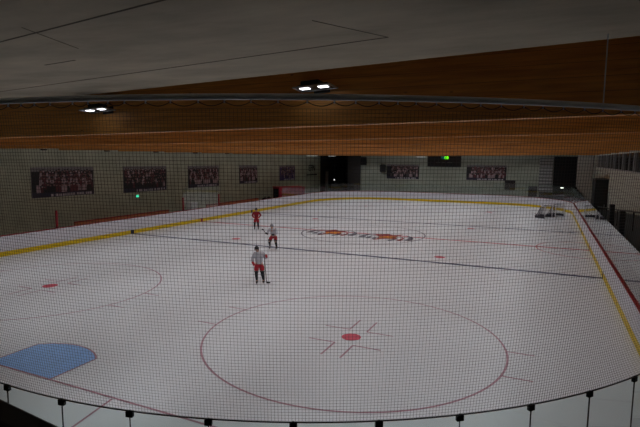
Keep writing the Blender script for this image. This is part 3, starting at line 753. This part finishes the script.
for y in (43.5, 40.5, 37.5, 34.5, 31.5, 28.5, 25.5, 22.5, 19.5, 16.5): MB().box(-.03, y - .03, zr_(y) - 1.0, .03, y + .03, zr_(y)).build('post', BLACKM, hr)
rp = MB()
ys = [44, 40, 34.7, 28, 22.4, 16]
for a, b in zip(ys, ys[1:]):
    za, zb_ = zr_(a) - .22, zr_(b) - .22
    rp.hexa([(16.3, b, -.03), (16.9, b, -.03), (16.9, a, -.03), (16.3, a, -.03), (16.3, b, zb_), (16.9, b, zb_), (16.9, a, za), (16.3, a, za)])
tag(rp.build('walkway_ramp', mat('ramp grey', (62, 64, 62), .8, noise=.1)), 'grey ramp wall behind the right glass carrying the handrail', 'ramp')
for i, (y, lab) in enumerate(((27.5, 'dark upright pillar behind right glass, farther one'), (23.5, 'dark upright pillar behind right glass, nearer one'))):
    r = empty('pillar', (15.45, y, -.03), 0, lab, 'pillar', 'dark pillars behind the right glass')
    MB().box(-.12, -.2, 0, .12, .2, 3.1).build('shaft', DARK, r, bevel=.02); MB().box(-.16, -.25, 0, .16, .25, .1).build('base', BLACK, r)

# ------------------------------------------------------------------ goals parked at the far right
NETW = mat('goal net', (84, 86, 98), .8)
POSTW = mat('goal post', (235, 235, 240), .4, noise=.05)
def goal(x, y, rz, lab):
    r = empty('hockey_goal', (x, y, 0), rz, lab, 'goal', 'goals parked at the right boards')
    MB().tube([(-.915, 0, .0), (-.915, 0, 1.17), (-.88, 0, 1.22), (.88, 0, 1.22), (.915, 0, 1.17), (.915, 0, 0)], .038, 10).build('front_frame', POSTW, r, True)
    base = [(-.915, 0, .03), (-.95, .5, .03), (-.75, .95, .03), (-.35, 1.12, .03), (.35, 1.12, .03), (.75, .95, .03), (.95, .5, .03), (.915, 0, .03)]
    MB().tube(base, .035, 8).build('base_frame', POSTW, r, True)
    MB().tube([(-.88, 0, 1.2), (-.7, .45, 1.2), (-.3, .56, 1.2), (.3, .56, 1.2), (.7, .45, 1.2), (.88, 0, 1.2)], .025, 8).build('top_frame', POSTW, r, True)
    MB().tube([(0, .56, 1.2), (0, 1.12, .05)], .025, 8).build('back_strut', POSTW, r, True)
    skirt = MB()
    for (a, b) in zip(base, base[1:]):
        skirt.hexa([(a[0], a[1], .05), (b[0], b[1], .05), (b[0] * .97, b[1] * .97, .05), (a[0] * .97, a[1] * .97, .05), (a[0], a[1], .26), (b[0], b[1], .26), (b[0] * .97, b[1] * .97, .26), (a[0] * .97, a[1] * .97, .26)])
    skirt.build('skirt_pad', mat('goal skirt', (60, 60, 72), .7), r)
    g = MB(); topc = [(-.88, 0, 1.2), (-.7, .45, 1.2), (-.5, .5, 1.2), (-.3, .56, 1.2), (.3, .56, 1.2), (.5, .5, 1.2), (.7, .45, 1.2), (.88, 0, 1.2)]
    def at(path_, t):
        k = min(int(t * 7), 6); f = t * 7 - k; return Vector(path_[k]).lerp(Vector(path_[k + 1]), f)
    for i in range(41):
        t = i / 40; g.tube([at(base, t), at(topc, t)], .007, 3, cap=False)
    for j in range(1, 14):
        g.tube([at(base, i / 28).lerp(at(topc, i / 28), j / 14) for i in range(29)], .007, 3, cap=False)
    for i in range(1, 16):
        xx = -.88 + 1.76 * i / 16; g.tube([(xx, 0, 1.2), (xx * .8, .5, 1.2)], .007, 3, cap=False)
    g.build('net', NETW, r)
    return r
goal(12.45, 46.9, R(70), 'pale hockey goal farther out on the ice, left of the parked pair')
goal(13.45, 48.6, R(64), 'pale hockey goal tucked closest to the right boards')

# ------------------------------------------------------------------ hockey players
def skin_mesh(name, verts, edges, radii, m, parent, root=0, sub=2):
    me = bpy.data.meshes.new(name); bm = bmesh.new()
    lay = bm.verts.layers.skin.verify()
    vs = [bm.verts.new(v) for v in verts]; bm.verts.ensure_lookup_table()
    for i, v in enumerate(vs):
        r_ = radii[i]; v[lay].radius = (r_, r_) if not isinstance(r_, tuple) else r_
        v[lay].use_root = (i == root)
    for a, b in edges: bm.edges.new((vs[a], vs[b]))
    bm.to_mesh(me); bm.free(); me.materials.append(m)
    o = bpy.data.objects.new(name, me); C.objects.link(o); o.parent = parent
    sk = o.modifiers.new('Skin', 'SKIN'); sk.use_smooth_shade = True
    sb_ = o.modifiers.new('Subsurf', 'SUBSURF'); sb_.levels = sub; sb_.render_levels = sub
    return o
SKIN = mat('skin', (196, 150, 128), .55)
JERSEYR = mat('red jersey', (150, 22, 40), .7, noise=.1); JERSEYG = mat('grey white jersey', (190, 190, 198), .75, noise=.12, scale=9)
PANTR = mat('red hockey pants', (176, 28, 46), .7, noise=.1); SOCKB = mat('black socks', (26, 26, 32), .7, noise=.1)
HELMD = mat('dark helmet', (40, 40, 46), .35, noise=.05); HELMW = mat('pale helmet', (150, 150, 156), .35); GLOVER = mat('red glove', (186, 24, 40), .6); GLOVED = mat('dark glove', (34, 32, 38), .6)
BLADE = mat('skate steel', (170, 172, 178), .25, .9); STICKM = mat('stick shaft', (52, 48, 50), .5, noise=.2, scale=12)
def player(name, loc, rz, H, J, cols, label, group):
    """J: joint positions (metres for a 1.80 m skater, facing -Y); H: scale"""
    r = empty(name, loc, rz, label, 'person', group)
    s = H / 1.8
    P = {k: Vector(v) * s for k, v in J.items()}
    V = []; E = []; Rr = []
    def add(p, rad, frm=None):
        V.append(p); Rr.append(rad * s if not isinstance(rad, tuple) else (rad[0] * s, rad[1] * s)); i = len(V) - 1
        if frm is not None: E.append((frm, i))
        return i
    pel = add(P['pelvis'], (.15, .12)); wa = add(P['pelvis'].lerp(P['chest'], .5), (.14, .11), pel); ch = add(P['chest'], (.17, .12), wa); nk = add(P['neck'], .06, ch)
    hd0 = add(P['neck'].lerp(P['head'], .5) + Vector((0, -.005, 0)), .07, nk); hd = add(P['head'], (.085, .095), hd0); hd2 = add(P['head'] + (P['head'] - P['neck']).normalized() * .08 * s, .065, hd)
    for q in ('L', 'R'):
        sh_ = add(P['sh' + q], .07, ch); el = add(P['el' + q], .05, sh_); wr_ = add(P['wr' + q], .035, el)
        hand = add(P['ha' + q], (.042, .022), wr_)
        d = (P['ha' + q] - P['wr' + q]).normalized(); side = d.cross(Vector((0, 1, .2))).normalized()
        for k, ln in ((-1.5, .055), (-.5, .07), (.5, .068), (1.5, .05)):
            b_ = add(P['ha' + q] + side * (.018 * k * s) + d * .03 * s, .0095, hand); add(V[b_] + d * ln * s + Vector((0, -.02, -.015)) * s, .008, b_)
        tb_ = add(P['ha' + q] + side * .05 * s, .010, hand); add(V[tb_] + d * .035 * s + side * .01 * s, .009, tb_)
        hp = add(P['hp' + q], .10, pel); kn = add(P['kn' + q], .062, hp); an = add(P['an' + q], .042, kn); add(P['an' + q] + Vector((0, -.05, -.05)) * s, .042, an)
    skin_mesh('body', V, E, Rr, SKIN, r, 0, 1)
    # face
    hc = P['head']; f = Vector((0, -1, 0))
    MB().tube([hc + f * .09 * s + Vector((0, 0, .02)) * s, hc + f * .118 * s + Vector((0, 0, -.02)) * s, hc + f * .09 * s + Vector((0, 0, -.03)) * s], [.008 * s, .014 * s, .008 * s], 6).build('nose', SKIN, r, True)
    for sx in (-1, 1): MB().tube([hc + Vector((sx * .033, -.085, .018)) * s, hc + Vector((sx * .033, -.1, .018)) * s], .011 * s, 8).build('eye', BLACK, r, True)
    MB().tube([hc + Vector((-.028, -.093, -.055)) * s, hc + Vector((0, -.102, -.058)) * s, hc + Vector((.028, -.093, -.055)) * s], .005 * s, 5).build('mouth', mat('lips', (150, 80, 78), .6), r, True)
    # clothing shells
    e1 = P['elL']; e2 = P['elR']
    v = [P['pelvis'] + Vector((0, 0, -.04)) * s, P['pelvis'].lerp(P['chest'], .5), P['chest'], P['chest'].lerp(P['neck'], .75), P['shL'], P['elL'], P['elL'].lerp(P['wrL'], .85), P['shR'], P['elR'], P['elR'].lerp(P['wrR'], .85)]
    skin_mesh('jersey', v, [(0, 1), (1, 2), (2, 3), (2, 4), (4, 5), (5, 6), (2, 7), (7, 8), (8, 9)], [(.19 * s, .155 * s), (.175 * s, .15 * s), (.19 * s, .155 * s), .08 * s, .105 * s, .08 * s, .06 * s, .105 * s, .08 * s, .06 * s], cols['jersey'], r, 1)
    v = [P['pelvis'] + Vector((0, 0, .06)) * s, P['pelvis'] + Vector((0, 0, -.06)) * s, P['hpL'] + Vector((0, 0, -.05)) * s, P['hpL'].lerp(P['knL'], .82), P['hpR'] + Vector((0, 0, -.05)) * s, P['hpR'].lerp(P['knR'], .82)]
    skin_mesh('hockey_pants', v, [(0, 1), (1, 2), (2, 3), (1, 4), (4, 5)], [(.19 * s, .15 * s), (.20 * s, .16 * s), .14 * s, .12 * s, .14 * s, .12 * s], cols['pants'], r, 1)
    for q in ('L', 'R'):
        kn, an = P['kn' + q], P['an' + q]
        skin_mesh('sock', [kn + (P['hp' + q] - kn) * .12, kn, kn.lerp(an, .45), an], [(0, 1), (1, 2), (2, 3)], [.085 * s, .088 * s, .078 * s, .055 * s], SOCKB, r, 1, 1)
        bt = skin_mesh('skate', [an + Vector((0, .02, .03)) * s, an + Vector((0, .03, -.045)) * s, an + Vector((0, -.07, -.05)) * s, an + Vector((0, -.17, -.055)) * s], [(0, 1), (1, 2), (2, 3)], [.06 * s, .05 * s, .047 * s, .04 * s], BLACK, r, 1, 1)
        za = an.z - .155 * s + .0
        hb = MB(); hb.box(an.x - .004 * s, an.y - .2 * s, an.z - .155 * s, an.x + .004 * s, an.y + .09 * s, an.z - .125 * s); hb.box(an.x - .012 * s, an.y - .16 * s, an.z - .125 * s, an.x + .012 * s, an.y - .09 * s, an.z - .09 * s); hb.box(an.x - .012 * s, an.y, an.z - .125 * s, an.x + .012 * s, an.y + .06 * s, an.z - .09 * s)
        hb.build('blade', BLADE, bt)
        d = (P['ha' + q] - P['wr' + q]).normalized()
        skin_mesh('glove', [P['wr' + q] - d * .06 * s, P['wr' + q] + d * .01 * s, P['ha' + q] + d * .02 * s, P['ha' + q] + d * .08 * s + Vector((0, -.015, -.02)) * s], [(0, 1), (1, 2), (2, 3)], [.07 * s, .058 * s, .07 * s, .05 * s], cols['glove'], r, 1, 1)
    # helmet: dome with brim and ear guards
    hm = MB(); c = P['head'] + Vector((0, .005, .03)) * s; n1, n2 = 14, 6
    rings = []
    for j in range(n2 + 1):
        ph = R(-22 + 112 * j / n2); row = []
        for i in range(n1):
            t = 2 * math.pi * i / n1; lowc = 1.0
            zz = math.sin(ph) * .135
            if j == 0: zz = -.02 if math.sin(t) < -.35 else -.085
            row.append(c + Vector((math.cos(t) * .112 * max(.02, math.cos(ph)), math.sin(t) * .13 * max(.02, math.cos(ph)), zz)) * s)
        rings.append(row)
    b_ = len(hm.v)
    for row in rings: hm.v += row
    for j in range(n2):
        for i in range(n1): hm.f.append([b_ + j * n1 + i, b_ + j * n1 + (i + 1) % n1, b_ + (j + 1) * n1 + (i + 1) % n1, b_ + (j + 1) * n1 + i]); hm.mi.append(0)
    ho = hm.build('helmet', cols['helmet'], r, True); so = ho.modifiers.new('Solid', 'SOLIDIFY'); so.thickness = .012 * s
    return r
def base_pose():
    return dict(pelvis=(0, .04, .98), chest=(0, 0, 1.34), neck=(0, -.02, 1.53), head=(0, -.04, 1.67), shL=(.19, 0, 1.44), shR=(-.19, 0, 1.44), elL=(.30, -.02, 1.17), elR=(-.30, -.02, 1.17),
                wrL=(.24, -.2, 1.02), wrR=(-.24, -.2, 1.02), haL=(.2, -.28, 1.0), haR=(-.2, -.28, 1.0), hpL=(.11, .03, .92), hpR=(-.11, .03, .92), knL=(.14, -.06, .53), knR=(-.14, -.06, .53), anL=(.16, .02, .155), anR=(-.16, .02, .155))
G_ = 'hockey players on the ice'
# nearest player: grey top, red pants, head turned up-left, red glove out to his right side of the photo
J = base_pose(); J.update(head=(-.10, -.05, 1.64), neck=(-.05, -.02, 1.51), chest=(-.02, 0, 1.33), elL=(.33, -.02, 1.2), wrL=(.36, -.16, 1.33), haL=(.36, -.22, 1.38), elR=(-.32, .0, 1.17), wrR=(-.26, -.15, 1.02), haR=(-.22, -.22, .98), knL=(.16, -.04, .53), anL=(.2, .05, .155), anR=(-.1, -.02, .155), knR=(-.12, -.1, .53))
player('hockey_player', (.89, 14.2, 0), R(25), 1.68, J, dict(jersey=JERSEYG, pants=PANTR, helmet=HELMD, glove=GLOVER), 'person nearest the camera in grey top and red pants with raised red glove', G_)
# middle player: crouched, stick across to the left
J = base_pose(); J.update(pelvis=(0, .16, .86), chest=(0, -.06, 1.17), neck=(0, -.16, 1.34), head=(0, -.22, 1.46), shL=(.2, -.07, 1.26), shR=(-.2, -.07, 1.26), elL=(.30, -.16, 1.0), elR=(-.30, -.18, 1.02), wrL=(.16, -.34, .96), wrR=(-.22, -.4, 1.02), haL=(.12, -.40, .97), haR=(-.27, -.46, 1.05),
                            hpL=(.12, .13, .82), hpR=(-.12, .13, .82), knL=(.2, -.1, .5), knR=(-.2, -.1, .5), anL=(.22, .06, .155), anR=(-.22, .06, .155))
player('hockey_player', (-2.70, 21.55, 0), R(10), 1.75, J, dict(jersey=JERSEYG, pants=PANTR, helmet=HELMW, glove=GLOVED), 'person in grey top bending forward beside the blue line with a stick', G_)
# far player: all red, hands on hips
J = base_pose(); J.update(elL=(.36, .06, 1.2), elR=(-.36, .06, 1.2), wrL=(.23, -.04, 1.05), wrR=(-.23, -.04, 1.05), haL=(.17, -.1, 1.03), haR=(-.17, -.1, 1.03))
player('hockey_player', (-7.93, 28.0, 0), R(20), 1.66, J, dict(jersey=JERSEYR, pants=PANTR, helmet=HELMD, glove=GLOVER), 'person all in red standing farthest away with hands on hips', G_)
def stick(p, q, bl, lab):
    r = empty('hockey_stick', p, 0, lab, 'hockey stick', 'sticks held by the players')
    d = Vector(q) - Vector(p)
    MB().tube([(0, 0, 0), d], .016, 6).build('shaft', STICKM, r)
    b_ = Vector(bl)
    MB().hexa([d + Vector((0, 0, -.03)), d + b_ + Vector((0, 0, -.03)), d + b_ + Vector((.012, .012, -.03)), d + Vector((.012, .012, -.03)), d + Vector((0, 0, .05)), d + b_ + Vector((0, 0, .03)), d + b_ + Vector((.012, .012, .03)), d + Vector((.012, .012, .05))]).build('blade', BLACK, r)
stick((-2.95, 21.15, 1.0), (-3.02, 20.98, 1.22), (-.1, -.04, .05), 'dark hockey stick raised to the left by the bending person')
stick((1.26, 14.02, 1.35), (1.21, 14.3, .05), (.12, .08, 0), 'hockey stick held upright under the red glove of the nearest person')
